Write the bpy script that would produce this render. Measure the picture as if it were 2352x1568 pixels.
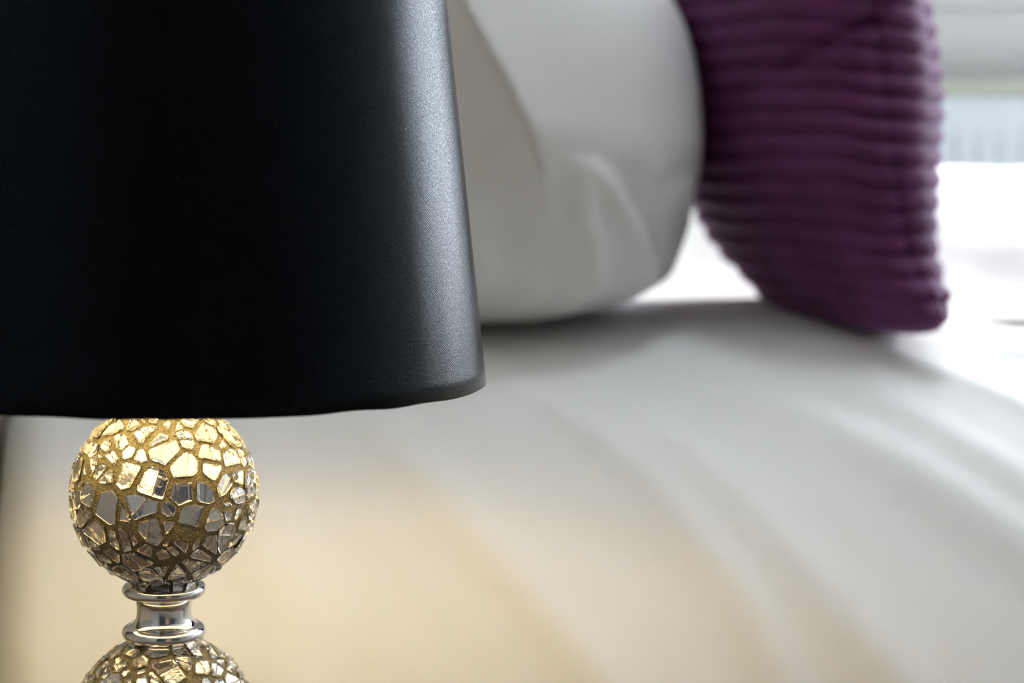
import bpy, bmesh, math, random
from mathutils import Vector, Matrix, noise

C = bpy.context.scene.collection
for o in list(bpy.data.objects):
    bpy.data.objects.remove(o)
SC = bpy.context.scene
rad = math.radians

# ------------------------------------------------------------------ camera
CAM = Vector((0.0, 0.0, 0.85)); PITCH = rad(5.06); FPX = 3920.0
cd = bpy.data.cameras.new('camera'); cam = bpy.data.objects.new('camera', cd); C.objects.link(cam)
cd.lens = 60.0; cd.sensor_width = 36.0; cd.sensor_fit = 'HORIZONTAL'
cd.clip_start = 0.02; cd.clip_end = 60
cd.dof.use_dof = True; cd.dof.focus_distance = 0.83; cd.dof.aperture_fstop = 5.2
cam.location = CAM; cam.rotation_euler = (math.pi/2 - PITCH, 0, 0)
SC.camera = cam

# ------------------------------------------------------------------ world, exposure
w = bpy.data.worlds.new('sky'); SC.world = w; w.use_nodes = True
bg = w.node_tree.nodes['Background']
bg.inputs[0].default_value = (0.84, 0.92, 1.0, 1); bg.inputs[1].default_value = 19.5
SC.view_settings.view_transform = 'Standard'; SC.view_settings.look = 'None'
SC.view_settings.gamma = 1; SC.view_settings.use_curve_mapping = False
SC.view_settings.exposure = 0.0
cy = SC.cycles
cy.use_denoising = True; cy.max_bounces = 12; cy.diffuse_bounces = 5; cy.glossy_bounces = 8
cy.transmission_bounces = 10; cy.transparent_max_bounces = 8
cy.caustics_reflective = True; cy.caustics_refractive = True; cy.sample_clamp_indirect = 12

# sun slanting in through the garden door
sl = bpy.data.lights.new('sun', 'SUN'); so = bpy.data.objects.new('sun', sl); C.objects.link(so)
sl.energy = 14.0; sl.angle = rad(5); sl.color = (1.0, 0.97, 0.93)
SUN_DIR = Vector((-0.80, -0.75, -0.57)).normalized()
so.rotation_euler = SUN_DIR.to_track_quat('-Z', 'Y').to_euler()

# sky portals: the two windows
def portal(name, loc, rot, sx, sy):
    l = bpy.data.lights.new(name, 'AREA'); l.shape = 'RECTANGLE'; l.size = sx; l.size_y = sy
    o = bpy.data.objects.new(name, l); C.objects.link(o); o.location = loc; o.rotation_euler = rot
    l.cycles.is_portal = True
    return o
ROOM = dict(x0=-0.58, x1=3.50, y0=-1.80, y1=3.45, z1=2.45)
W1 = dict(x0=0.50, x1=1.50, z0=1.05, z1=2.27)     # window in the back wall
RW = dict(x0=0.15, x1=0.60, y0=1.22, y1=1.60)               # small roof window added over the bed as fill light, outside the picture
W3 = dict(x0=1.62, x1=3.38, z0=0.06, z1=2.27)     # glazed garden door beside it, outside the picture
portal('sky_portal_back', ((W1['x0']+W1['x1'])/2, ROOM['y1']+0.14, (W1['z0']+W1['z1'])/2), (-math.pi/2, 0, 0),
       W1['x1']-W1['x0'], W1['z1']-W1['z0'])
portal('sky_portal_door', ((W3['x0']+W3['x1'])/2, ROOM['y1']+0.14, (W3['z0']+W3['z1'])/2), (-math.pi/2, 0, 0),
       W3['x1']-W3['x0'], W3['z1']-W3['z0'])

portal('sky_portal_roof', ((RW['x0']+RW['x1'])/2, (RW['y0']+RW['y1'])/2, ROOM['z1']+0.08), (0, 0, 0), RW['x1']-RW['x0'], RW['y1']-RW['y0'])  # sky light through the added roof window
def P(px, py, Y):
    """world point of a photo pixel at distance Y into the room"""
    dx = (px-1176)/FPX; dz = -(py-784)/FPX
    d = Vector((dx, math.cos(PITCH)+math.sin(PITCH)*dz, -math.sin(PITCH)+math.cos(PITCH)*dz))
    return CAM + d*(Y/d.y)

# ------------------------------------------------------------------ materials
def nt(name):
    m = bpy.data.materials.new(name); m.use_nodes = True
    t = m.node_tree; return m, t, t.nodes['Principled BSDF']
def node(t, kind, **kw):
    n = t.nodes.new(kind)
    for k, v in kw.items():
        if k in ('ins',):
            for a, b in v.items(): n.inputs[a].default_value = b
        else: setattr(n, k, v)
    return n
def mat(name, col, rough=0.5, metal=0.0, bump=None, sheen=0, spec=0.5, coat=0, vary=None, tint=None):
    m, t, b = nt(name)
    b.inputs['Base Color'].default_value = (*col, 1); b.inputs['Roughness'].default_value = rough
    b.inputs['Metallic'].default_value = metal; b.inputs['Specular IOR Level'].default_value = spec
    b.inputs['Sheen Weight'].default_value = sheen; b.inputs['Coat Weight'].default_value = coat
    tc = node(t, 'ShaderNodeTexCoord')
    if vary:
        n = node(t, 'ShaderNodeTexNoise', ins={'Scale': vary[0], 'Detail': 5.0})
        r = node(t, 'ShaderNodeMix', data_type='RGBA')
        r.inputs[6].default_value = (*col, 1); r.inputs[7].default_value = (*[c*vary[1] for c in col], 1)
        t.links.new(tc.outputs['Object'], n.inputs['Vector']); t.links.new(n.outputs['Fac'], r.inputs[0])
        t.links.new(r.outputs[2], b.inputs['Base Color'])
    if bump:
        n = node(t, 'ShaderNodeTexNoise', ins={'Scale': bump[0], 'Detail': 6.0})
        bp = node(t, 'ShaderNodeBump', ins={'Strength': bump[1], 'Distance': bump[2]})
        t.links.new(tc.outputs['Object'], n.inputs['Vector']); t.links.new(n.outputs['Fac'], bp.inputs['Height'])
        t.links.new(bp.outputs['Normal'], b.inputs['Normal'])
    return m

M = {}
M['taupe'] = mat('slate_wall_paint', (0.045, 0.052, 0.062), 0.85, bump=(60, 0.15, 0.001))
M['wall'] = mat('wall_paint', (0.46, 0.44, 0.41), 0.85, bump=(60, 0.15, 0.001))
M['ceiling'] = mat('ceiling_paint', (0.85, 0.85, 0.84), 0.9)
M['floor'] = mat('carpet', (0.42, 0.37, 0.31), 0.95, bump=(400, 0.6, 0.004), vary=(300, 0.7))
M['upvc'] = mat('window_frame_plastic', (0.50, 0.51, 0.52), 0.3)
M['radiator'] = mat('radiator_enamel', (0.47, 0.53, 0.58), 0.35)
M['sill'] = mat('sill_board', (0.32, 0.34, 0.29), 0.5)
M['cotton'] = mat('white_cotton', (0.87, 0.87, 0.87), 0.9, sheen=0.15, bump=(900, 0.15, 0.0005))
M['duvet'] = mat('white_duvet_cotton', (0.84, 0.84, 0.83), 0.85, sheen=0.15, bump=(1200, 0.12, 0.0004))
M['mattress'] = mat('mattress_ticking', (0.75, 0.74, 0.72), 0.9)
M['headboard'] = mat('headboard_fabric', (0.42, 0.39, 0.29), 0.95, bump=(700, 0.4, 0.001))
M['dark_wood'] = mat('dark_wood', (0.060, 0.035, 0.022), 0.35, vary=(8, 1.8), coat=0.3)
M['brown_door'] = mat('oak_door', (0.30, 0.15, 0.07), 0.45, vary=(6, 0.7))
M['chrome'] = mat('chrome', (0.86, 0.86, 0.87), 0.035, 1.0)
M['brass'] = mat('satin_nickel', (0.6, 0.58, 0.55), 0.3, 1.0)
M['plastic'] = mat('black_plastic', (0.02, 0.02, 0.02), 0.4)

def lining():
    m, t, b = nt('gold_shade_lining')
    b.inputs['Base Color'].default_value = (0.97, 0.90, 0.79, 1); b.inputs['Roughness'].default_value = 0.38; b.inputs['Metallic'].default_value = 0.4
    return m
M['lining'] = lining()

def bulb_mat():
    m, t, b = nt('warm_bulb_glass')
    b.inputs['Base Color'].default_value = (0.9, 0.85, 0.75, 1)
    b.inputs['Emission Color'].default_value = (1.0, 0.75, 0.31, 1)
    b.inputs['Emission Strength'].default_value = 84.0
    return m
M['bulb'] = bulb_mat()

def shade_mat():
    m, t, b = nt('black_satin_twill')
    b.inputs['Roughness'].default_value = 0.18; b.inputs['Specular Tint'].default_value = (0.55, 0.78, 1.0, 1)
    b.inputs['IOR'].default_value = 1.26; b.inputs['Specular IOR Level'].default_value = 0.5
    b.inputs['Sheen Weight'].default_value = 0.0
    uv = node(t, 'ShaderNodeUVMap'); uv.uv_map = 'UVMap'
    # twill: two crossing sets of fine diagonal threads
    mp = node(t, 'ShaderNodeMapping', ins={'Rotation': (0, 0, rad(38))})
    wv = node(t, 'ShaderNodeTexWave', ins={'Scale': 380.0, 'Distortion': 1.2, 'Detail': 2.0, 'Detail Scale': 2.0})
    mp2 = node(t, 'ShaderNodeMapping', ins={'Rotation': (0, 0, rad(-52))})
    wv2 = node(t, 'ShaderNodeTexWave', ins={'Scale': 300.0, 'Distortion': 2.5, 'Detail': 2.0, 'Detail Scale': 3.0})
    ns = node(t, 'ShaderNodeTexNoise', ins={'Scale': 900.0, 'Detail': 3.0})
    t.links.new(uv.outputs[0], mp.inputs[0]); t.links.new(mp.outputs[0], wv.inputs[0])
    t.links.new(uv.outputs[0], mp2.inputs[0]); t.links.new(mp2.outputs[0], wv2.inputs[0])
    t.links.new(uv.outputs[0], ns.inputs['Vector'])
    mu = node(t, 'ShaderNodeMath', operation='MULTIPLY'); t.links.new(wv.outputs['Fac'], mu.inputs[0]); t.links.new(wv2.outputs['Fac'], mu.inputs[1])
    ad = node(t, 'ShaderNodeMath', operation='ADD'); t.links.new(mu.outputs[0], ad.inputs[0]); t.links.new(ns.outputs['Fac'], ad.inputs[1])
    bp = node(t, 'ShaderNodeBump', ins={'Strength': 0.22, 'Distance': 0.0003})
    t.links.new(ad.outputs[0], bp.inputs['Height']); t.links.new(bp.outputs['Normal'], b.inputs['Normal'])
    # sparse tan flecks in the cloth colour, for lamp light leaking through pinholes
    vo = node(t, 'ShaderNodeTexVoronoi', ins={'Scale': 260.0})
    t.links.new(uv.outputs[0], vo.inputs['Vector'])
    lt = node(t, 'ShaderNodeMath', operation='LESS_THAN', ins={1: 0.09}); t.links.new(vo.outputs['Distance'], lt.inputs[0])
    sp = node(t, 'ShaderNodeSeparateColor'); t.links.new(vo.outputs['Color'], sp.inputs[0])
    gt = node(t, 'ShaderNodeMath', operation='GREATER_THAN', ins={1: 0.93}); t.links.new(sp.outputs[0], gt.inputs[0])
    mr = node(t, 'ShaderNodeMapRange', ins={'From Min': 0.45, 'From Max': 1.15, 'To Min': 0.12, 'To Max': 1.0})
    t.links.new(ad.outputs[0], mr.inputs[0]); t.links.new(mr.outputs[0], b.inputs['Specular IOR Level'])
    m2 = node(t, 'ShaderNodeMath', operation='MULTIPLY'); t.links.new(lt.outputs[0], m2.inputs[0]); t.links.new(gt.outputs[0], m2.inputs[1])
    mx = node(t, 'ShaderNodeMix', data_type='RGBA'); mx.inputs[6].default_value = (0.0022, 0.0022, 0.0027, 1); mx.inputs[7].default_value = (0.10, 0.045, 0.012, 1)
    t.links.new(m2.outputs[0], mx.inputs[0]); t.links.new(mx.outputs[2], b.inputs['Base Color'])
    return m
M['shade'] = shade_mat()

def grout_mat():
    m, t, b = nt('gold_grit_grout')
    b.inputs['Roughness'].default_value = 0.55; b.inputs['Metallic'].default_value = 0.25
    tc = node(t, 'ShaderNodeTexCoord')
    n = node(t, 'ShaderNodeTexNoise', ins={'Scale': 700.0, 'Detail': 6.0, 'Roughness': 0.7})
    v = node(t, 'ShaderNodeTexVoronoi', ins={'Scale': 1100.0})
    t.links.new(tc.outputs['Object'], n.inputs['Vector']); t.links.new(tc.outputs['Object'], v.inputs['Vector'])
    r = node(t, 'ShaderNodeValToRGB')
    r.color_ramp.elements[0].position = 0.3; r.color_ramp.elements[0].color = (0.095, 0.080, 0.038, 1)
    r.color_ramp.elements[1].position = 0.7; r.color_ramp.elements[1].color = (0.40, 0.35, 0.20, 1)
    t.links.new(n.outputs['Fac'], r.inputs[0]); t.links.new(r.outputs[0], b.inputs['Base Color'])
    ad = node(t, 'ShaderNodeMath', operation='ADD'); t.links.new(n.outputs['Fac'], ad.inputs[0]); t.links.new(v.outputs['Distance'], ad.inputs[1])
    bp = node(t, 'ShaderNodeBump', ins={'Strength': 1.0, 'Distance': 0.0006})
    t.links.new(ad.outputs[0], bp.inputs['Height']); t.links.new(bp.outputs['Normal'], b.inputs['Normal'])
    return m
M['grout'] = grout_mat()

def glass_mat():
    m, t, b = nt('cracked_clear_glass')
    b.inputs['Base Color'].default_value = (1, 1, 1, 1); b.inputs['Roughness'].default_value = 0.0
    b.inputs['Transmission Weight'].default_value = 1.0; b.inputs['IOR'].default_value = 1.5
    tc = node(t, 'ShaderNodeTexCoord')
    mp = node(t, 'ShaderNodeMapping', ins={'Scale': (1, 1, 0.35), 'Rotation': (0.4, 0.3, 0)})
    n = node(t, 'ShaderNodeTexNoise', ins={'Scale': 130.0, 'Detail': 2.0, 'Distortion': 1.0})
    t.links.new(tc.outputs['Object'], mp.inputs[0]); t.links.new(mp.outputs[0], n.inputs['Vector'])
    bp = node(t, 'ShaderNodeBump', ins={'Strength': 0.7, 'Distance': 0.0014})
    t.links.new(n.outputs['Fac'], bp.inputs['Height']); t.links.new(bp.outputs['Normal'], b.inputs['Normal'])
    return m
M['glass'] = glass_mat()
M['mirror'] = mat('silvered_backing', (0.86, 0.84, 0.80), 0.05, 1.0, bump=(140, 0.35, 0.0010))

def pane_mat():
    m = bpy.data.materials.new('window_glass'); m.use_nodes = True; t = m.node_tree; t.nodes.clear()
    o = node(t, 'ShaderNodeOutputMaterial'); mx = node(t, 'ShaderNodeMixShader'); tr = node(t, 'ShaderNodeBsdfTransparent'); g = node(t, 'ShaderNodeBsdfGlossy', ins={'Roughness': 0.0})
    mx.inputs[0].default_value = 0.05
    t.links.new(tr.outputs[0], mx.inputs[1]); t.links.new(g.outputs[0], mx.inputs[2]); t.links.new(mx.outputs[0], o.inputs[0])
    return m
M['pane'] = pane_mat()

def velvet_mat():
    m, t, b = nt('purple_ribbed_velvet')
    b.inputs['Roughness'].default_value = 0.75
    b.inputs['Sheen Weight'].default_value = 0.8; b.inputs['Sheen Roughness'].default_value = 0.16
    b.inputs['Sheen Tint'].default_value = (0.66, 0.28, 0.80, 1)
    tc = node(t, 'ShaderNodeTexCoord')
    n = node(t, 'ShaderNodeTexNoise', ins={'Scale': 25.0, 'Detail': 4.0})
    r = node(t, 'ShaderNodeValToRGB')
    r.color_ramp.elements[0].position = 0.3; r.color_ramp.elements[0].color = (0.080, 0.009, 0.064, 1)
    r.color_ramp.elements[1].position = 0.7; r.color_ramp.elements[1].color = (0.125, 0.017, 0.102, 1)
    t.links.new(tc.outputs['Object'], n.inputs['Vector']); t.links.new(n.outputs['Fac'], r.inputs[0]); t.links.new(r.outputs[0], b.inputs['Base Color'])
    n2 = node(t, 'ShaderNodeTexNoise', ins={'Scale': 900.0})
    t.links.new(tc.outputs['Object'], n2.inputs['Vector'])
    bp = node(t, 'ShaderNodeBump', ins={'Strength': 0.4, 'Distance': 0.001})
    t.links.new(n2.outputs['Fac'], bp.inputs['Height']); t.links.new(bp.outputs['Normal'], b.inputs['Normal'])
    return m
M['velvet'] = velvet_mat()

# ------------------------------------------------------------------ helpers
def obj(name, bm, m, parent=None, smooth=False):
    me = bpy.data.meshes.new(name)
    bm.normal_update(); bm.to_mesh(me); bm.free()
    o = bpy.data.objects.new(name, me); C.objects.link(o)
    for x in (m if isinstance(m, (list, tuple)) else [m]): me.materials.append(x)
    if smooth:
        for p in me.polygons: p.use_smooth = True
    if parent: o.parent = parent
    return o
def empty(name, loc, label, cat, group=None):
    o = bpy.data.objects.new(name, None); C.objects.link(o); o.location = loc; o.empty_display_size = 0.05
    o['label'] = label; o['category'] = cat
    if group: o['group'] = group
    return o
def tag(o, label, cat, group=None):
    o['label'] = label; o['category'] = cat
    if group: o['group'] = group
    return o
def struct(name, bm, m, parent=None):
    o = obj(name, bm, m, parent)
    if not parent: o['kind'] = 'structure'
    return o
def box(bm, x0, x1, y0, y1, z0, z1, bev=0.0, seg=2):
    v = [bm.verts.new((x, y, z)) for x in (x0, x1) for y in (y0, y1) for z in (z0, z1)]
    fs = [bm.faces.new([v[i] for i in q]) for q in ((0,1,3,2),(4,6,7,5),(0,4,5,1),(2,3,7,6),(0,2,6,4),(1,5,7,3))]
    if bev > 0:
        es = list({e for f in fs for e in f.edges})
        bmesh.ops.bevel(bm, geom=es, offset=bev, segments=seg, affect='EDGES', profile=0.5)
    return bm
def B(*a, **k):
    return box(bmesh.new(), *a, **k)
def lathe(prof, seg=96, close=False):
    bm = bmesh.new(); rings = []
    for r, z in prof:
        if r < 1e-6: rings.append([bm.verts.new((0, 0, z))])
        else: rings.append([bm.verts.new((r*math.cos(2*math.pi*k/seg), r*math.sin(2*math.pi*k/seg), z)) for k in range(seg)])
    pr = list(zip(rings, rings[1:])) + ([(rings[-1], rings[0])] if close else [])
    for a, b in pr:
        for k in range(seg):
            k2 = (k+1) % seg
            if len(a) == 1 and len(b) == 1: continue
            if len(a) == 1: bm.faces.new((a[0], b[k2], b[k]))
            elif len(b) == 1: bm.faces.new((a[k], a[k2], b[0]))
            else: bm.faces.new((a[k], a[k2], b[k2], b[k]))
    bmesh.ops.recalc_face_normals(bm, faces=bm.faces)
    return bm
def interp(tab, t):
    """smooth (Catmull-Rom) interpolation of rows (t, v1, v2, ...)"""
    if t <= tab[0][0]: return tab[0][1:]
    if t >= tab[-1][0]: return tab[-1][1:]
    for i in range(len(tab)-1):
        if tab[i][0] <= t <= tab[i+1][0]:
            a, b = tab[i], tab[i+1]; p = tab[max(i-1, 0)]; q = tab[min(i+2, len(tab)-1)]
            h = b[0]-a[0]; u = (t-a[0])/h; out = []
            for k in range(1, len(a)):
                m0 = (b[k]-p[k])/(b[0]-p[0])*h; m1 = (q[k]-a[k])/(q[0]-a[0])*h
                out.append((2*u**3-3*u*u+1)*a[k]+(u**3-2*u*u+u)*m0+(-2*u**3+3*u*u)*b[k]+(u**3-u*u)*m1)
            return tuple(out)

# ------------------------------------------------------------------ room
R = ROOM; T = 0.28
def wall_with_hole(axis, fixed0, fixed1, a0, a1, z0, z1, h):
    bm = bmesh.new()
    rects = [(a0, h[0], z0, z1), (h[1], a1, z0, z1), (h[0], h[1], z0, h[2]), (h[0], h[1], h[3], z1)]
    for (p, q, r, s) in rects:
        if q-p < 1e-4 or s-r < 1e-4: continue
        if axis == 'y': box(bm, p, q, fixed0, fixed1, r, s)
        else: box(bm, fixed0, fixed1, p, q, r, s)
    return bm
struct('floor', B(R['x0']-T, R['x1']+T, R['y0']-T, R['y1']+T, -0.1, 0.0), M['floor'])
bm = bmesh.new(); ZC = R['z1']
for (p, q, r, t_) in ((R['x0']-T, RW['x0'], R['y0']-T, R['y1']+T), (RW['x1'], R['x1']+T, R['y0']-T, R['y1']+T),
                      (RW['x0'], RW['x1'], R['y0']-T, RW['y0']), (RW['x0'], RW['x1'], RW['y1'], R['y1']+T)):
    box(bm, p, q, r, t_, ZC, ZC+0.1)
struct('ceiling', bm, M['ceiling'])
bm = bmesh.new()
for (p, q, r, t_) in ((RW['x0'], RW['x0']+0.03, RW['y0'], RW['y1']), (RW['x1']-0.03, RW['x1'], RW['y0'], RW['y1']),
                      (RW['x0']+0.03, RW['x1']-0.03, RW['y0'], RW['y0']+0.03), (RW['x0']+0.03, RW['x1']-0.03, RW['y1']-0.03, RW['y1'])):
    box(bm, p, q, r, t_, ZC+0.02, ZC+0.07, bev=0.003)
rwf = struct('added_roof_window', bm, M['upvc'])  # frame of the added roof window, unseen, there to fill the bed with daylight
struct('window_pane', B(RW['x0']+0.028, RW['x1']-0.028, RW['y0']+0.028, RW['y1']-0.028, ZC+0.04, ZC+0.044), M['pane'], rwf)
bm = wall_with_hole('y', R['y1'], R['y1']+T, R['x0']-T, 1.54, 0, R['z1'], (W1['x0'], W1['x1'], W1['z0'], W1['z1']))
for (p, q, r, t_) in ((1.54, W3['x0'], 0, R['z1']), (W3['x1'], R['x1']+T, 0, R['z1']), (W3['x0'], W3['x1'], 0, W3['z0']), (W3['x0'], W3['x1'], W3['z1'], R['z1'])):
    box(bm, p, q, R['y1'], R['y1']+T, r, t_)
struct('wall_back', bm, M['wall'])
struct('wall_right', B(R['x1'], R['x1']+T, R['y0'], R['y1'], 0, R['z1']), M['wall'])
struct('wall_left', B(R['x0']-T, R['x0'], R['y0'], R['y1'], 0, R['z1']), M['wall'])
DX0, DX1, DZ = 0.60, 1.42, 2.02
struct('wall_front', wall_with_hole('y', R['y0']-T, R['y0'], R['x0']-T, R['x1']+T, 0, R['z1'], (DX0, DX1, 0, DZ)), M['taupe'])
struct('baseboard_back', B(R['x0'], 1.60, R['y1']-0.015, R['y1'], 0, 0.12, bev=0.003), M['upvc'])
struct('baseboard_right', B(R['x1']-0.015, R['x1'], R['y0'], R['y1']-0.015, 0, 0.12, bev=0.003), M['upvc'])
d = struct('door_1', B(DX0+0.01, DX1-0.01, R['y0']-0.06, R['y0']-0.02, 0.005, DZ-0.01, bev=0.003), M['brown_door'])
hb = bmesh.new(); box(hb, DX0+0.06, DX0+0.18, R['y0']+0.02, R['y0']+0.035, 1.0, 1.02, bev=0.004); box(hb, DX0+0.055, DX0+0.075, R['y0']-0.02, R['y0']+0.03, 1.0, 1.02, bev=0.004)
struct('door_handle', hb, M['brass'], d)

# window: frame rail, sash, mullion, glass; the sill board sticks into the room
def window(name, n_axis, a0, a1, z0, z1, f0, f1, zr, mull):
    """frame between a0..a1; f0..f1 its depth; zr = top of the tall bottom rail"""
    def bx(bm, p, q, g0, g1, r, s, bev=0.004):
        if n_axis == 'y': box(bm, p, q, g0, g1, r, s, bev=bev)
        else: box(bm, g0, g1, p, q, r, s, bev=bev)
    bm = bmesh.new()
    bx(bm, a0, a1, f0, f1, z0, zr); bx(bm, a0, a1, f0, f1, z1-0.07, z1)
    bx(bm, a0, a0+0.07, f0, f1, zr, z1-0.07); bx(bm, a1-0.07, a1, f0, f1, zr, z1-0.07)
    root = struct(name, bm, M['upvc'])
    bm = bmesh.new(); s0 = f0-0.012 if n_axis == 'y' else f0-0.012
    xs = [a0+0.07] + mull + [a1-0.07]
    for i in range(len(xs)-1):
        p, q = xs[i], xs[i+1]
        bx(bm, p, q, s0, f1-0.01, zr, zr+0.055); bx(bm, p, q, s0, f1-0.01, z1-0.125, z1-0.07)
        bx(bm, p, p+0.055, s0, f1-0.01, zr+0.055, z1-0.125); bx(bm, q-0.055, q, s0, f1-0.01, zr+0.055, z1-0.125)
    struct('window_sash', bm, M['upvc'], root)
    for i in range(len(xs)-1):
        bm = bmesh.new(); mid = (f0+f1)/2
        bx(bm, xs[i]+0.05, xs[i+1]-0.05, mid-0.002, mid+0.002, zr+0.05, z1-0.12, bev=0)
        struct('window_pane', bm, M['pane'], root)
    return root
YB = R['y1']
SILLZ = P(2250, 205, YB-0.14).z
zr = P(2250, 12, YB).z
w1 = window('window_1', 'y', W1['x0'], W1['x1'], SILLZ+0.012, W1['z1'], YB+0.02, YB+0.09, zr, [])
w3 = window('window_2', 'y', W3['x0'], W3['x1'], W3['z0'], W3['z1'], YB+0.02, YB+0.09, W3['z0']+0.07, [2.5])
struct('window_sill', B(W1['x0']-0.10, W1['x1']+0.04, YB-0.14, YB+0.02, SILLZ-0.014, SILLZ+0.014, bev=0.006), M['sill'], w1)

# radiator under the window: pressed panel with vertical flutes, top grille, side caps
rd = empty('radiator', (0.98, YB-0.085, 0.30), 'white fluted panel radiator under the window sill', 'radiator')
RT = P(2250, 222, YB-0.12).z; RX0, RX1 = -0.44, 0.44; RF = -0.055
bm = bmesh.new(); n = 0; pitch = 0.042; k = 0
prof = []
x = RX0
while x < RX1:
    for (u, dd) in ((0.0, 0), (0.10, 0), (0.22, 0.010), (0.55, 0.010), (0.67, 0), (0.9, 0)):
        if x+u*pitch < RX1: prof.append((x+u*pitch, RF+dd))
    x += pitch
prof.append((RX1, RF))
zt = RT-0.30-0.062; zb = 0.0
rows = [(zb, 0), (zb+0.03, 0), (zb+0.05, 1), (zt-0.02, 1), (zt, 0), (zt+0.058, 0)]
grid = [[bm.verts.new((px_, RF-(0 if f else 0) + (dy-RF)*f, z)) for (px_, dy) in prof] for (z, f) in rows]
for a, b in zip(grid, grid[1:]):
    for i in range(len(prof)-1): bm.faces.new((a[i], a[i+1], b[i+1], b[i]))
r_ = obj('front_panel', bm, M['radiator'], rd)
sol = r_.modifiers.new('thick', 'SOLIDIFY'); sol.thickness = 0.003
bm = bmesh.new()
box(bm, RX0, RX1, -0.05, -0.044, RT-0.30-0.012, RT-0.30, bev=0.001); box(bm, RX0, RX1, 0.024, 0.03, RT-0.30-0.012, RT-0.30, bev=0.001)
kx = RX0
while kx < RX1-0.01:
    box(bm, kx, kx+0.006, -0.044, 0.024, RT-0.30-0.010, RT-0.30-0.004); kx += 0.03
obj('top_grille', bm, M['radiator'], rd)
for sx in (RX0-0.006, RX1):
    obj('side_cap', B(sx, sx+0.006, -0.058, 0.03, 0.0, RT-0.30, bev=0.002), M['radiator'], rd)
obj('rear_panel', B(RX0, RX1, 0.03, 0.04, 0.01, RT-0.32, bev=0.002), M['radiator'], rd)
for bx_ in (RX0+0.2, RX1-0.24):
    obj('wall_bracket', B(bx_, bx_+0.04, 0.04, 0.083, 0.05, RT-0.40), M['radiator'], rd)
for sx in (RX0+0.03, RX1-0.03):
    vb = lathe([(0.0, -0.30), (0.008, -0.30), (0.008, -0.03), (0.014, -0.03), (0.016, 0.02), (0.0, 0.02)], 20)
    o = obj('supply_pipe', vb, M['chrome'], rd, True); o.location = (sx, -0.01, 0)

# ------------------------------------------------------------------ bed
XL, XR = -0.433, 1.68           # headboard face, foot end
bed = empty('bed', (0.65, 1.85, 0), 'double bed with an upholstered headboard at the left edge', 'bed')
def bb(name, x0, x1, y0, y1, z0, z1, m, bev=0.01):
    o = obj(name, B(x0-0.65, x1-0.65, y0-1.85, y1-1.85, z0, z1, bev=bev, seg=3), m, bed); return o
bb('headboard', -0.513, XL, 1.02, 2.74, 0.05, 1.20, M['headboard'], 0.02)
bb('base', XL+0.005, XR-0.07, 1.33, 2.48, 0.10, 0.36, M['headboard'])
bb('mattress', XL+0.006, XR-0.07, 1.33, 2.48, 0.362, 0.600, M['mattress'], 0.04)
for lx in (XL+0.05, XR-0.12):
    for ly in (1.36, 2.40): bb('leg', lx, lx+0.05, ly, ly+0.05, 0.0, 0.10, M['dark_wood'], 0.004)

# duvet: a draped, creased quilt over the mattress, falling over both long sides and the foot
PTS = [(1.07, 0.16), (1.07, 0.26)] + [(1.75-0.68*math.cos(rad(t)), 0.368+0.37*math.sin(rad(t))) for t in range(0, 91, 6)] + \
      [(1.9, 0.729), (2.05, 0.714), (2.2, 0.704), (2.34, 0.692), (2.46, 0.665), (2.55, 0.615), (2.61, 0.55), (2.635, 0.40), (2.64, 0.20)]
PROF = []; _s = 0.0; _last = None      # arc length measured so that s = 1.0 lies at the crest of the near shoulder
for p in PTS:
    if _last: _s += math.dist(p, _last)
    PROF.append((_s, p[0], p[1])); _last = p
CREST = [r[0] for r in PROF if abs(r[1]-1.75) < 1e-6][0]
PROF = [(r[0]-CREST+1.0, r[1], r[2]) for r in PROF]
S0, S1 = PROF[0][0], PROF[-1][0]
def N(x, y, z=0): return noise.noise(Vector((x, y, z)))
FOLDS = [  # ridge lines across the near slope: (x, s) start, (x, s) end, width, height
    (-0.10, 0.62, 0.14, 0.16, 0.022, 0.010), (0.00, 0.66, 0.22, 0.24, 0.018, 0.008),
    (0.16, 0.72, 0.52, 0.30, 0.030, 0.010), (0.08, 0.58, 0.42, 0.12, 0.024, 0.009),
    (0.26, 0.80, 0.62, 0.46, 0.024, 0.009), (0.30, 0.64, 0.60, 0.20, 0.030, 0.008),
    (0.38, 0.86, 0.74, 0.62, 0.020, 0.008), (-0.22, 0.56, -0.06, 0.10, 0.030, 0.006),
    (0.42, 0.98, 0.85, 0.80, 0.022, 0.007)]
def duvet_z(x, s):
    _, = (0,)
    y, z = interp(PROF, s)
    return y, z
def wr(x, s):
    h = 0.0
    for (x0, s0, x1, s1, wd, ht) in FOLDS:
        dx, ds = x1-x0, s1-s0; L = math.hypot(dx, ds); t = ((x-x0)*dx+(s-s0)*ds)/(L*L)
        e = ((x-x0)*ds-(s-s0)*dx)/L + 0.02*math.sin(3.5*t+x0*20)
        env = max(0.0, min(1.0, (t+0.15)/0.35))*max(0.0, min(1.0, (1.25-t)/0.4))
        h += 0.65*ht*env*math.exp(-(e/wd)**2)
    # diagonal lazy rumples, stronger on the slope
    u = (x*0.75+s*0.66); v = (x*0.66-s*0.75)
    a = 0.35+0.65*max(0.0, min(1.0, (1.05-s)/0.35))
    h += a*(0.006*N(u*9, v*3.2, 3.1) + 0.0018*N(u*22, v*7, 7.7)) + 0.006*N(x*4, s*4, 1.3)
    return h
bm = bmesh.new(); NX, NS = 300, 300; g = []
uv = bm.loops.layers.uv.new('UVMap')
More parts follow.
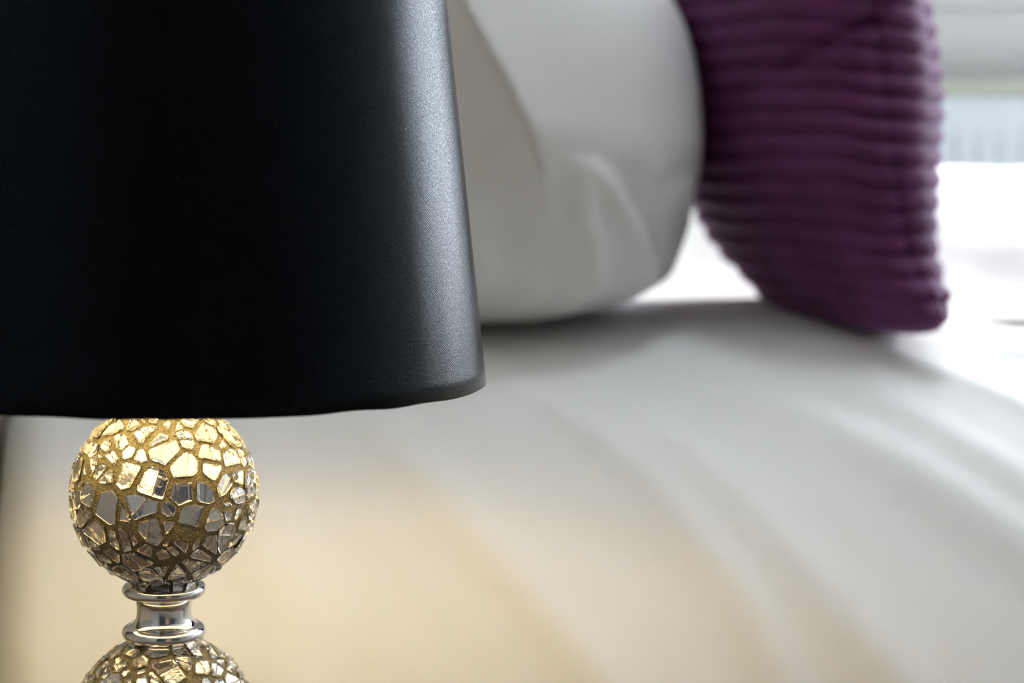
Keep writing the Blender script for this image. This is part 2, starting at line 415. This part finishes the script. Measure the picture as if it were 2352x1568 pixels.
for j in range(NS+1):
    s = S0+(S1-S0)*j/NS
    y, z = interp(PROF, s); y2, z2 = interp(PROF, min(s+0.01, S1)); y1, z1 = interp(PROF, max(s-0.01, S0))
    ny, nz = -(z2-z1), (y2-y1); l = math.hypot(ny, nz) or 1; ny /= l; nz /= l
    row = []
    for i in range(NX+1):
        xe = XL+0.008 + 0.062*max(0.0, min(1.0, (1.40-y)/0.28))     # the hem swings away from the headboard near the corner
        x = xe + (XR-xe)*i/NX
        h = wr(x, s)
        zz = z + nz*h; yy = y + ny*h; xx = x
        # rounded off at the headboard and dropping away over the foot of the bed
        e = max(0.0, 1-(x-xe)/0.05); zz -= 0.03*e**2.2; yy += 0.03*e**2.2*max(0.0, min(1.0, (1.6-y)/0.3))
        topness = max(0.0, nz)
        dr = max(0.0, min(1.0, (x-0.30)/0.22)); dr = dr*dr*(3-2*dr); zz -= 0.030*dr*topness
        f = max(0.0, (x-(XR-0.10))/0.10)
        if f > 0:
            zz = zz - (0.0 + 0.45*f**2)*(zz-0.2)/0.5; xx = XR-0.10 + 0.10*math.sin(f*math.pi/2)
        row.append(bm.verts.new((xx, yy, zz)))
    g.append(row)
for a, b in zip(g, g[1:]):
    for i in range(NX): bm.faces.new((a[i], a[i+1], b[i+1], b[i]))
dv = obj('duvet', bm, M['duvet'], None, True)
so_ = dv.modifiers.new('loft', 'SOLIDIFY'); so_.thickness = 0.02; so_.offset = -1
tag(dv, 'white creased duvet spread over the bed and down its near side', 'duvet')

# ------------------------------------------------------------------ soft things: closed lofts of rounded, creased sections
def soft(name, tab, rows, m, seg=160, section=None, disp=None, z0=None, z1=None, capz=0.05):
    """tab rows: (z, cx, cy, a, b, rot_deg, n)"""
    bm = bmesh.new(); rings = []
    z0 = tab[0][0] if z0 is None else z0; z1 = tab[-1][0] if z1 is None else z1
    for j in range(rows+1):
        t = j/rows; z = z0+(z1-z0)*t
        cx, cy_, a, b, rot, nn = interp(tab, z)
        # close both ends with an elliptical shoulder
        e = 1.0
        lo = (z-z0)/cap_lo if (z-z0) < (cap_lo:=capz) else 1.0
        hi = (z1-z)/cap_hi if (z1-z) < (cap_hi:=0.06) else 1.0
        e = math.sqrt(max(0.0, 1-(1-lo)**2))*math.sqrt(max(0.0, 1-(1-hi)**2))
        e = max(e, 0.02)
        c, s_ = math.cos(rad(rot)), math.sin(rad(rot)); ring = []
        for k in range(seg):
            ph = 2*math.pi*k/seg
            cu, cv = math.cos(ph), math.sin(ph)
            r = (abs(cu)**nn+abs(cv)**nn)**(-1/nn)
            if section: r *= section(ph, z)
            u, v = a*e*r*cu, b*(0.35+0.65*e)*r*cv if e < 1 else b*r*cv
            if disp:
                dd = disp(ph, z, t); l = math.hypot(u, v) or 1
                u += u/l*dd; v += v/l*dd
            ring.append(bm.verts.new((cx+u*c-v*s_, cy_+u*s_+v*c, z)))
        rings.append(ring)
    for a_, b_ in zip(rings, rings[1:]):
        for k in range(seg): bm.faces.new((a_[k], a_[(k+1) % seg], b_[(k+1) % seg], b_[k]))
    for rg, zz in ((rings[0], z0), (rings[-1], z1)):
        cc = Vector((0, 0, 0))
        for v in rg: cc += v.co
        cv = bm.verts.new(cc/seg)
        for k in range(seg): bm.faces.new((rg[k], rg[(k+1) % seg], cv))
    bmesh.ops.recalc_face_normals(bm, faces=bm.faces)
    return obj(name, bm, m, None, True)

def sx(px, Y): return (px-1176)/FPX*Y
# white pillow propped against the headboard
YP = 1.66
def gauss(x, s): return math.exp(-(x/s)**2)
def pdisp(ph, z, t):
    d = 0.006*N(math.cos(ph)*2.2, math.sin(ph)*2.2, z*6)
    # ridge of the case seam running down the near face
    ang = -math.pi/2 + interp(RIDGE, z)[0]
    q = math.atan2(math.sin(ph-ang), math.cos(ph-ang))
    up = max(0.0, min(1.0, (z-0.79)/0.12)); up = up*up*(3-2*up)
    d += up*0.046*math.exp(-math.sqrt(q*q+0.0008)/(0.42 if q > 0 else 0.16))
    # tucks near the bottom corner
    lo = max(0.0, min(1.0, (0.88-z)/0.04))
    pn = (ph+1.5*math.pi) % (2*math.pi)-math.pi      # 0 on the side facing the lamp
    q1 = pn-0.42-(0.80-z)*1.5; d += lo*0.011*gauss(q1, 0.06)
    q2 = pn-0.78-(0.77-z)*4.0; d += lo*0.012*gauss(q2, 0.06) - lo*0.006*gauss(q2-0.14, 0.06)
    d += lo*0.010*N(math.cos(ph)*5, math.sin(ph)*5, z*22)
    return d
RIDGE = [(0.70, 0.28), (0.82, 0.24), (0.93, 0.08), (1.01, -0.03), (1.25, -0.12)]
tabP = [(0.727, -0.040, YP, 0.170, 0.200, 8, 2.6), (0.80, -0.055, YP, 0.210, 0.225, 8, 2.6),
        (0.90, -0.060, YP+0.01, 0.235, 0.24, 8, 2.4), (1.00, -0.072, YP+0.02, 0.232, 0.24, 8, 2.4),
        (1.08, -0.100, YP+0.04, 0.205, 0.235, 8, 2.4), (1.14, -0.135, YP+0.05, 0.165, 0.22, 8, 2.3), (1.19, -0.16, YP+0.05, 0.12, 0.20, 8, 2.2)]
pw = soft('pillow', tabP, 260, M['cotton'], seg=520, disp=pdisp)
tag(pw, 'upright plump white cotton pillow behind the black lamp shade, beside the purple cushion', 'pillow')

# purple ribbed cushion leaning on the pillow
YC = 1.64
def cdisp(ph, z, t):
    if ph < 0.1: ph += 2*math.pi
    zz = z + 0.010*math.cos(ph+0.4) + 0.004*N(math.cos(ph)*3, math.sin(ph)*3, z*5)
    rib = abs(math.sin(math.pi*zz/0.0195))**0.8
    d = 0.0075*rib
    # crumpled fold by the near bottom corner
    d += 0.006*N(math.cos(ph)*2.5, math.sin(ph)*2.5, z*8)
    if -1.35 < ph-2*math.pi < 0.1:
        p_ = ph-2*math.pi; k_ = z-(0.770+0.042*(p_+1.22)); en = min(1.0, (p_+1.35)/0.15)*min(1.0, (0.1-p_)/0.3)
        d += en*(-0.014*gauss(k_, 0.006)+0.007*gauss(k_+0.014, 0.008))
        k_ = z-(0.762-0.026*(p_+1.2)); d += en*0.004*gauss(k_, 0.006)
    if -2.5 < ph-2*math.pi < -1.4:
        p_ = ph-2*math.pi; k_ = z-(0.995+0.060*(p_+1.6)); en = min(1.0, (p_+2.5)/0.3)*min(1.0, (-1.4-p_)/0.2)
        d -= en*0.010*gauss(k_, 0.009)
    # faint dimple line down the near edge seam
    d -= 0.0030*gauss(ph-1.5*math.pi, 0.05)
    return d
tabC = [(0.722, 0.326, YC, 0.048, 0.23, 9, 1.5), (0.755, 0.314, YC+0.02, 0.062, 0.24, 9, 1.6), (0.80, 0.298, YC+0.05, 0.082, 0.24, 9, 1.9),
        (0.87, 0.284, YC+0.05, 0.099, 0.24, 9, 2.0), (0.95, 0.276, YC+0.06, 0.109, 0.24, 9, 2.0), (1.03, 0.262, YC+0.06, 0.110, 0.24, 9, 2.0),
        (1.08, 0.250, YC+0.07, 0.095, 0.235, 9, 2.0), (1.11, 0.236, YC+0.07, 0.080, 0.22, 9, 1.9), (1.14, 0.226, YC+0.07, 0.06, 0.20, 9, 1.8)]
cu = soft('cushion', tabC, 340, M['velvet'], seg=260, disp=cdisp, capz=0.02)
tag(cu, 'purple ribbed velvet cushion standing on the white duvet', 'cushion')

# white pillow lying flat on the far half of the bed
def flat_pillow(name, cx, cy_, cz, a, b, h, rot):
    bm = bmesh.new(); n = 90; top = {}; bot = {}
    for i in range(n+1):
        for j in range(n+1):
            u = -1+2*i/n; v = -1+2*j/n
            # sides bow inwards between the corners
            x = a*u*(1-0.05*(1-u*u)-0.06*(1-v*v)*abs(u)); y = b*v*(1-0.06*(1-u*u)*abs(v))
            th = h*(1-abs(u)**4)**0.5*max(0.0, math.sin(math.pi*((v+1)/2)**1.35))**0.95
            wv = 0.006*N(x*9, y*9, 2.2)*min(1, th/h*2) + 0.003*N(x*25, y*14, 5.1)*min(1, th/h*2)
            c, s_ = math.cos(rad(rot)), math.sin(rad(rot))
            X, Y_ = cx+x*c-y*s_, cy_+x*s_+y*c
            top[i, j] = bm.verts.new((X, Y_, cz+th*0.78+wv))
            if 0 < i < n and 0 < j < n: bot[i, j] = bm.verts.new((X, Y_, cz-th*0.22))
            else: bot[i, j] = top[i, j]
    for i in range(n):
        for j in range(n):
            bm.faces.new((top[i, j], top[i+1, j], top[i+1, j+1], top[i, j+1]))
            q = [bot[i, j], bot[i, j+1], bot[i+1, j+1], bot[i+1, j]]
            q2 = []
            for v in q:
                if v not in q2: q2.append(v)
            if len(q2) > 2:
                try: bm.faces.new(q2)
                except ValueError: pass
    bmesh.ops.recalc_face_normals(bm, faces=bm.faces)
    return obj(name, bm, M['cotton'], None, True)
fp = flat_pillow('pillow', 0.60, 2.22, 0.708, 0.56, 0.37, 0.221, -13)
tag(fp, 'white pillow lying flat behind the purple cushion, bleached by window light', 'pillow')

# ------------------------------------------------------------------ nightstand (just below the picture, it carries the lamp)
LY = 0.864; LX = (387-1176)/FPX*LY
NZ = 0.50
ns = empty('nightstand', (-0.15, 0.81, 0), 'dark wood nightstand under the mosaic ball lamp', 'nightstand')
obj('top', B(-0.21, 0.21, -0.19, 0.19, NZ-0.022, NZ, bev=0.004), M['dark_wood'], ns)
bm = bmesh.new(); box(bm, -0.20, 0.20, -0.17, 0.18, 0.22, NZ-0.022, bev=0.003)
obj('body', bm, M['dark_wood'], ns)
dr = obj('drawer', B(-0.185, 0.185, -0.188, -0.17, 0.24, 0.46, bev=0.004), M['dark_wood'], ns)
kb = lathe([(0.0, 0.0), (0.006, 0.0), (0.006, 0.012), (0.014, 0.018), (0.014, 0.024), (0.0, 0.028)], 32)
k_ = obj('knob', kb, M['chrome'], dr, True); k_.rotation_euler = (math.pi/2, 0, 0); k_.location = (0, -0.188, 0.35)
for lx in (-0.19, 0.155):
    for ly in (-0.16, 0.135): obj('leg', B(lx, lx+0.035, ly, ly+0.035, 0, 0.22, bev=0.003), M['dark_wood'], ns)

# ------------------------------------------------------------------ table lamp
BR = 0.0475                                     # ball radius
TILT = rad(1.2)
ub = P(387, 1137, LY); lb = P(379, 1669, LY)    # centres of the two balls
HZ = ub.z - lb.z
lamp_base = Vector((lb.x - 0.002, LY, NZ+0.001))
lamp = empty('table_lamp', lamp_base, 'table lamp with black satin shade on stacked mirror mosaic balls', 'table lamp')
lamp.rotation_euler = (0, TILT, 0)
z_lb = lb.z-NZ; z_ub = z_lb + HZ
z_rim = P(392, 868, LY).z - NZ

# foot: chrome disc under the lower ball
ft = lathe([(0.0, 0.0), (0.058, 0.0), (0.060, 0.003), (0.058, 0.007), (0.040, 0.010), (0.024, 0.014), (0.020, z_lb-BR+0.004), (0.0, z_lb-BR+0.004)], 96)
obj('foot', ft, M['chrome'], lamp, True)

def collar_bm(zc, hgt):
    """spool of chrome: two round lips and a waisted neck; hgt = distance between the lips' centres"""
    px = LY/FPX; prof = []
    def arc(rc, z, rt, a0, a1, n=14, sq=1.0):
        for i in range(n+1):
            a = rad(a0+(a1-a0)*i/n); prof.append((rc+rt*math.cos(a)*1.0, z+rt*sq*math.sin(a)))
    zl, zu = zc-hgt/2, zc+hgt/2
    prof.append((0.0, zl-0.0062)); prof.append((76*px, zl-0.0068)); prof.append((78*px, zl-0.0055))
    arc(80*px, zl, 17*px, -80, 80, sq=1.0)
    z0, z1 = zl+16*px, zu-14*px
    for i in range(25):
        t = i/24; prof.append(((63+15*abs(2*t-1)**3.0)*px, z0+(z1-z0)*t))
    arc(82*px, zu, 15*px, -80, 80, sq=1.0)
    prof.append((76*px, zu+0.0050)); prof.append((0.0, zu+0.0050))
    return lathe(prof, 128)
zc = (z_lb+z_ub)/2
obj('collar', collar_bm(zc, 0.0222), M['chrome'], lamp, True)

def clip(poly, n, d):
    out = []
    for i in range(len(poly)):
        a, b = poly[i], poly[(i+1) % len(poly)]
        da, db = a[0]*n[0]+a[1]*n[1]-d, b[0]*n[0]+b[1]*n[1]-d
        if da <= 0: out.append(a)
        if da*db < 0:
            t = da/(da-db); out.append((a[0]+(b[0]-a[0])*t, a[1]+(b[1]-a[1])*t))
    return out
def mosaic_ball(zc, seed, spin):
    rnd = random.Random(seed)
    # grout core
    bm = bmesh.new(); bmesh.ops.create_uvsphere(bm, u_segments=128, v_segments=64, radius=BR*0.970)
    for v in bm.verts:
        v.co *= 1+0.004*N(v.co.x*120, v.co.y*120, v.co.z*120)
    core = obj('ball', bm, M['grout'], lamp, True); core.location = (0, 0, zc); core.rotation_euler = (0, 0, spin)
    # seeds, best-candidate with varied sizes
    seeds = []
    while len(seeds) < 290:
        best = None; bd = -1
        for _ in range(4):
            z = rnd.uniform(-1, 1); a = rnd.uniform(0, 2*math.pi); r = math.sqrt(1-z*z)
            p = Vector((r*math.cos(a), r*math.sin(a), z)); wgt = rnd.choice((0.35, 0.7, 0.8, 1.0, 1.2, 1.6))
            dd = min([(p-q).length/(wgt+wq) for q, wq in seeds], default=9)
            if dd > bd: bd = dd; best = (p, wgt)
        seeds.append(best)
    bm = bmesh.new()
    for idx, (n, wg) in enumerate(seeds):
        if rnd.random() < 0.02: continue
        t1 = n.orthogonal().normalized(); t2 = n.cross(t1)
        S = 0.30; poly = [(-S, -S), (S, -S), (S, S), (-S, S)]
        gap = rnd.choice((0.010, 0.013, 0.018, 0.028))
        for q, wq in seeds:
            if q is n or (q-n).length > 0.75: continue
            dq = Vector((q-n).to_tuple()); d2 = (dq.dot(t1), dq.dot(t2)); L = math.hypot(*d2)
            if L < 1e-6: continue
            frac = wg/(wg+wq)
            frac = 0.5+(frac-0.5)*0.7
            nn = (d2[0]/L, d2[1]/L)
            poly = clip(poly, nn, L*frac-gap-rnd.choice((0, 0, 0.003, 0.010, 0.022)))
            if len(poly) < 3: break
        if len(poly) < 3: continue
        # a random extra break along one side
        if rnd.random() < 0.6:
            a = rnd.uniform(0, 2*math.pi); nn = (math.cos(a), math.sin(a))
            m_ = max(p[0]*nn[0]+p[1]*nn[1] for p in poly)
            poly = clip(poly, nn, m_*rnd.uniform(0.6, 0.9))
        # drop very short edges
        pl = []
        for p in poly:
            if not pl or math.hypot(p[0]-pl[-1][0], p[1]-pl[-1][1]) > 0.014: pl.append(p)
        if len(pl) > 1 and math.hypot(pl[0][0]-pl[-1][0], pl[0][1]-pl[-1][1]) < 0.014: pl.pop()
        if len(pl) < 3: continue
        if rnd.random() < 0.45:      # chipped, rounded corners
            cut = []
            for k in range(len(pl)):
                a_, b_, c_ = pl[k-1], pl[k], pl[(k+1) % len(pl)]
                if rnd.random() < 0.6:
                    u = rnd.uniform(0.15, 0.32)
                    p0 = (b_[0]+(a_[0]-b_[0])*u, b_[1]+(a_[1]-b_[1])*u); p2 = (b_[0]+(c_[0]-b_[0])*u, b_[1]+(c_[1]-b_[1])*u)
                    mid = (0.25*p0[0]+0.5*b_[0]+0.25*p2[0], 0.25*p0[1]+0.5*b_[1]+0.25*p2[1])
                    cut += [p0, mid, p2]
                else: cut.append(b_)
            pl = cut
        cxm = sum(p[0] for p in pl)/len(pl); cym = sum(p[1] for p in pl)/len(pl)
        rmax = max(math.hypot(p[0]-cxm, p[1]-cym) for p in pl)
        if rmax < 0.028: continue
        # sometimes the plate is cracked in two pieces lying at slightly different angles
        pieces = [pl]
        if rmax > 0.085 and rnd.random() < 0.6:
            a = rnd.uniform(0, 2*math.pi); nn = (math.cos(a), math.sin(a)); c0 = cxm*nn[0]+cym*nn[1]
            p1 = clip(pl, nn, c0-0.0025); p2 = clip(pl, (-nn[0], -nn[1]), -c0-0.0025)
            pieces = [p for p in (p1, p2) if len(p) > 2]
        for pc in pieces:
            cx_ = sum(p[0] for p in pc)/len(pc); cy2 = sum(p[1] for p in pc)/len(pc)
            tx, ty = rnd.gauss(0, 0.05), rnd.gauss(0, 0.05)
            rm = max(math.hypot(p[0]-cx_, p[1]-cy2) for p in pc)
            lim = 0.006/rm; tx = max(-lim, min(lim, tx)); ty = max(-lim, min(lim, ty))
            base = 0.975; thick = 0.030+rnd.uniform(-0.006, 0.008)
            # the plate is centred on its own direction so it lies tangent to the ball
            nd = (n + t1*cx_ + t2*cy2).normalized()
            e1 = (t1-nd*t1.dot(nd)).normalized(); e2 = nd.cross(e1)
            def pt(p, sc, h):
                q = (p[0]-cx_, p[1]-cy2); x, y = q[0]*sc, q[1]*sc
                return (nd*(h + tx*x + ty*y) + e1*x + e2*y)*BR
            b0 = [bm.verts.new(pt(p, 0.99, base)) for p in pc]
            b1 = [bm.verts.new(pt(p, 1.0, base+thick*0.62)) for p in pc]
            b2 = [bm.verts.new(pt(p, 1.0-0.012/rm, base+thick*0.88)) for p in pc]
            # broken upper face: smaller, shifted sideways and slanting, so the rim refracts unevenly
            ins = min(rnd.uniform(0.022, 0.055)/rm, 0.45); ox, oy = rnd.gauss(0, 0.10)*rm*ins, rnd.gauss(0, 0.10)*rm*ins
            sx_, sy_ = rnd.gauss(0, 0.05), rnd.gauss(0, 0.05); l2 = 0.009/rm; sx_ = max(-l2, min(l2, sx_)); sy_ = max(-l2, min(l2, sy_))
            b3 = []
            for p in pc:
                qx, qy = (p[0]-cx_)*(1-ins)+ox, (p[1]-cy2)*(1-ins)+oy
                b3.append(bm.verts.new((nd*(base+thick*1.02+(tx+sx_)*qx+(ty+sy_)*qy)+e1*qx+e2*qy)*BR))
            m = len(pc)
            for A, Bv in ((b0, b1), (b1, b2), (b2, b3)):
                for k in range(m): bm.faces.new((A[k], A[(k+1) % m], Bv[(k+1) % m], Bv[k]))
            bm.faces.new(b3)
            f = bm.faces.new(list(reversed(b0))); f.material_index = 1
    bmesh.ops.recalc_face_normals(bm, faces=bm.faces)
    mo = obj('glass_mosaic', bm, [M['glass'], M['mirror']], core)
    return core
mosaic_ball(z_ub, 11, 0.4)
mosaic_ball(z_lb, 29, 1.1)

# shade (open cone, rolled hem), lining, spider ring, socket, bulb
SR = 0.1635; SHH = 0.245; STR = SR-0.122*SHH
def cone_bm(r0, r1, z0, z1, nz, seg, wob=0.0):
    bm = bmesh.new(); uvl = bm.loops.layers.uv.new('UVMap'); rings = []
    for j in range(nz+1):
        t = j/nz; r = r0+(r1-r0)*t; z = z0+(z1-z0)*t; ring = []
        for k in range(seg):
            a = 2*math.pi*k/seg
            dz = wob*N(math.cos(a)*5, math.sin(a)*5, 3)*(1-t)**6
            rr = r + 0.0003*N(math.cos(a)*3, math.sin(a)*3, t*3)
            ring.append(bm.verts.new((rr*math.cos(a), rr*math.sin(a), z+dz)))
        rings.append(ring)
    for j in range(nz):
        for k in range(seg):
            k2 = (k+1) % seg
            f = bm.faces.new((rings[j][k], rings[j][k2], rings[j+1][k2], rings[j+1][k]))
            us = (k, k+1, k+1, k); vs = (j, j, j+1, j+1)
            for l, uu, vv in zip(f.loops, us, vs):
                l[uvl].uv = (uu/seg*2*math.pi*(r0+r1)/2, vv/nz*(z1-z0))
    return bm
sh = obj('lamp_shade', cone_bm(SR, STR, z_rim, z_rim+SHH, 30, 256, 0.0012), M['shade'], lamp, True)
s1 = sh.modifiers.new('cloth', 'SOLIDIFY'); s1.thickness = 0.0008; s1.offset = -1
li = obj('lining', cone_bm(SR-0.0022, STR-0.0022, z_rim+0.0012, z_rim+SHH-0.001, 20, 192), M['lining'], sh, True)
s2 = li.modifiers.new('card', 'SOLIDIFY'); s2.thickness = 0.0008; s2.offset = -1
bm = bmesh.new()
def tube(bm, p0, p1, r, seg=10):
    d_ = (p1-p0).normalized(); a = d_.orthogonal().normalized(); b = d_.cross(a)
    r0 = [bm.verts.new(p0+(a*math.cos(2*math.pi*k/seg)+b*math.sin(2*math.pi*k/seg))*r) for k in range(seg)]
    r1 = [bm.verts.new(p1+(a*math.cos(2*math.pi*k/seg)+b*math.sin(2*math.pi*k/seg))*r) for k in range(seg)]
    for k in range(seg): bm.faces.new((r0[k], r0[(k+1) % seg], r1[(k+1) % seg], r1[k]))
    bm.faces.new(r0[::-1]); bm.faces.new(r1)
zs = z_rim+0.030
for k in range(3):
    a = 2*math.pi*k/3+0.5
    r_at = SR-0.122*0.055-0.0030
    tube(bm, Vector((0.016*math.cos(a), 0.016*math.sin(a), zs)), Vector((r_at*math.cos(a), r_at*math.sin(a), zs)), 0.0014)
obj('spider', bm, M['brass'], sh, True)
obj('socket', lathe([(0.0, z_ub+BR-0.003), (0.020, z_ub+BR-0.003), (0.020, z_ub+BR+0.004), (0.008, z_ub+BR+0.007), (0.008, zs-0.03), (0.0165, zs-0.028), (0.0175, zs+0.004), (0.014, zs+0.012), (0.0, zs+0.012)], 48), M['brass'], lamp, True)
bz = zs+0.012
prof = [(0.0, bz), (0.013, bz), (0.0135, bz+0.012)]
for i in range(17):
    a = rad(-50+140*i/16); prof.append((0.024*math.cos(a) if i < 16 else 0.0, bz+0.038+0.024*math.sin(a)))
obj('bulb', lathe(prof, 48), M['bulb'], lamp, True)
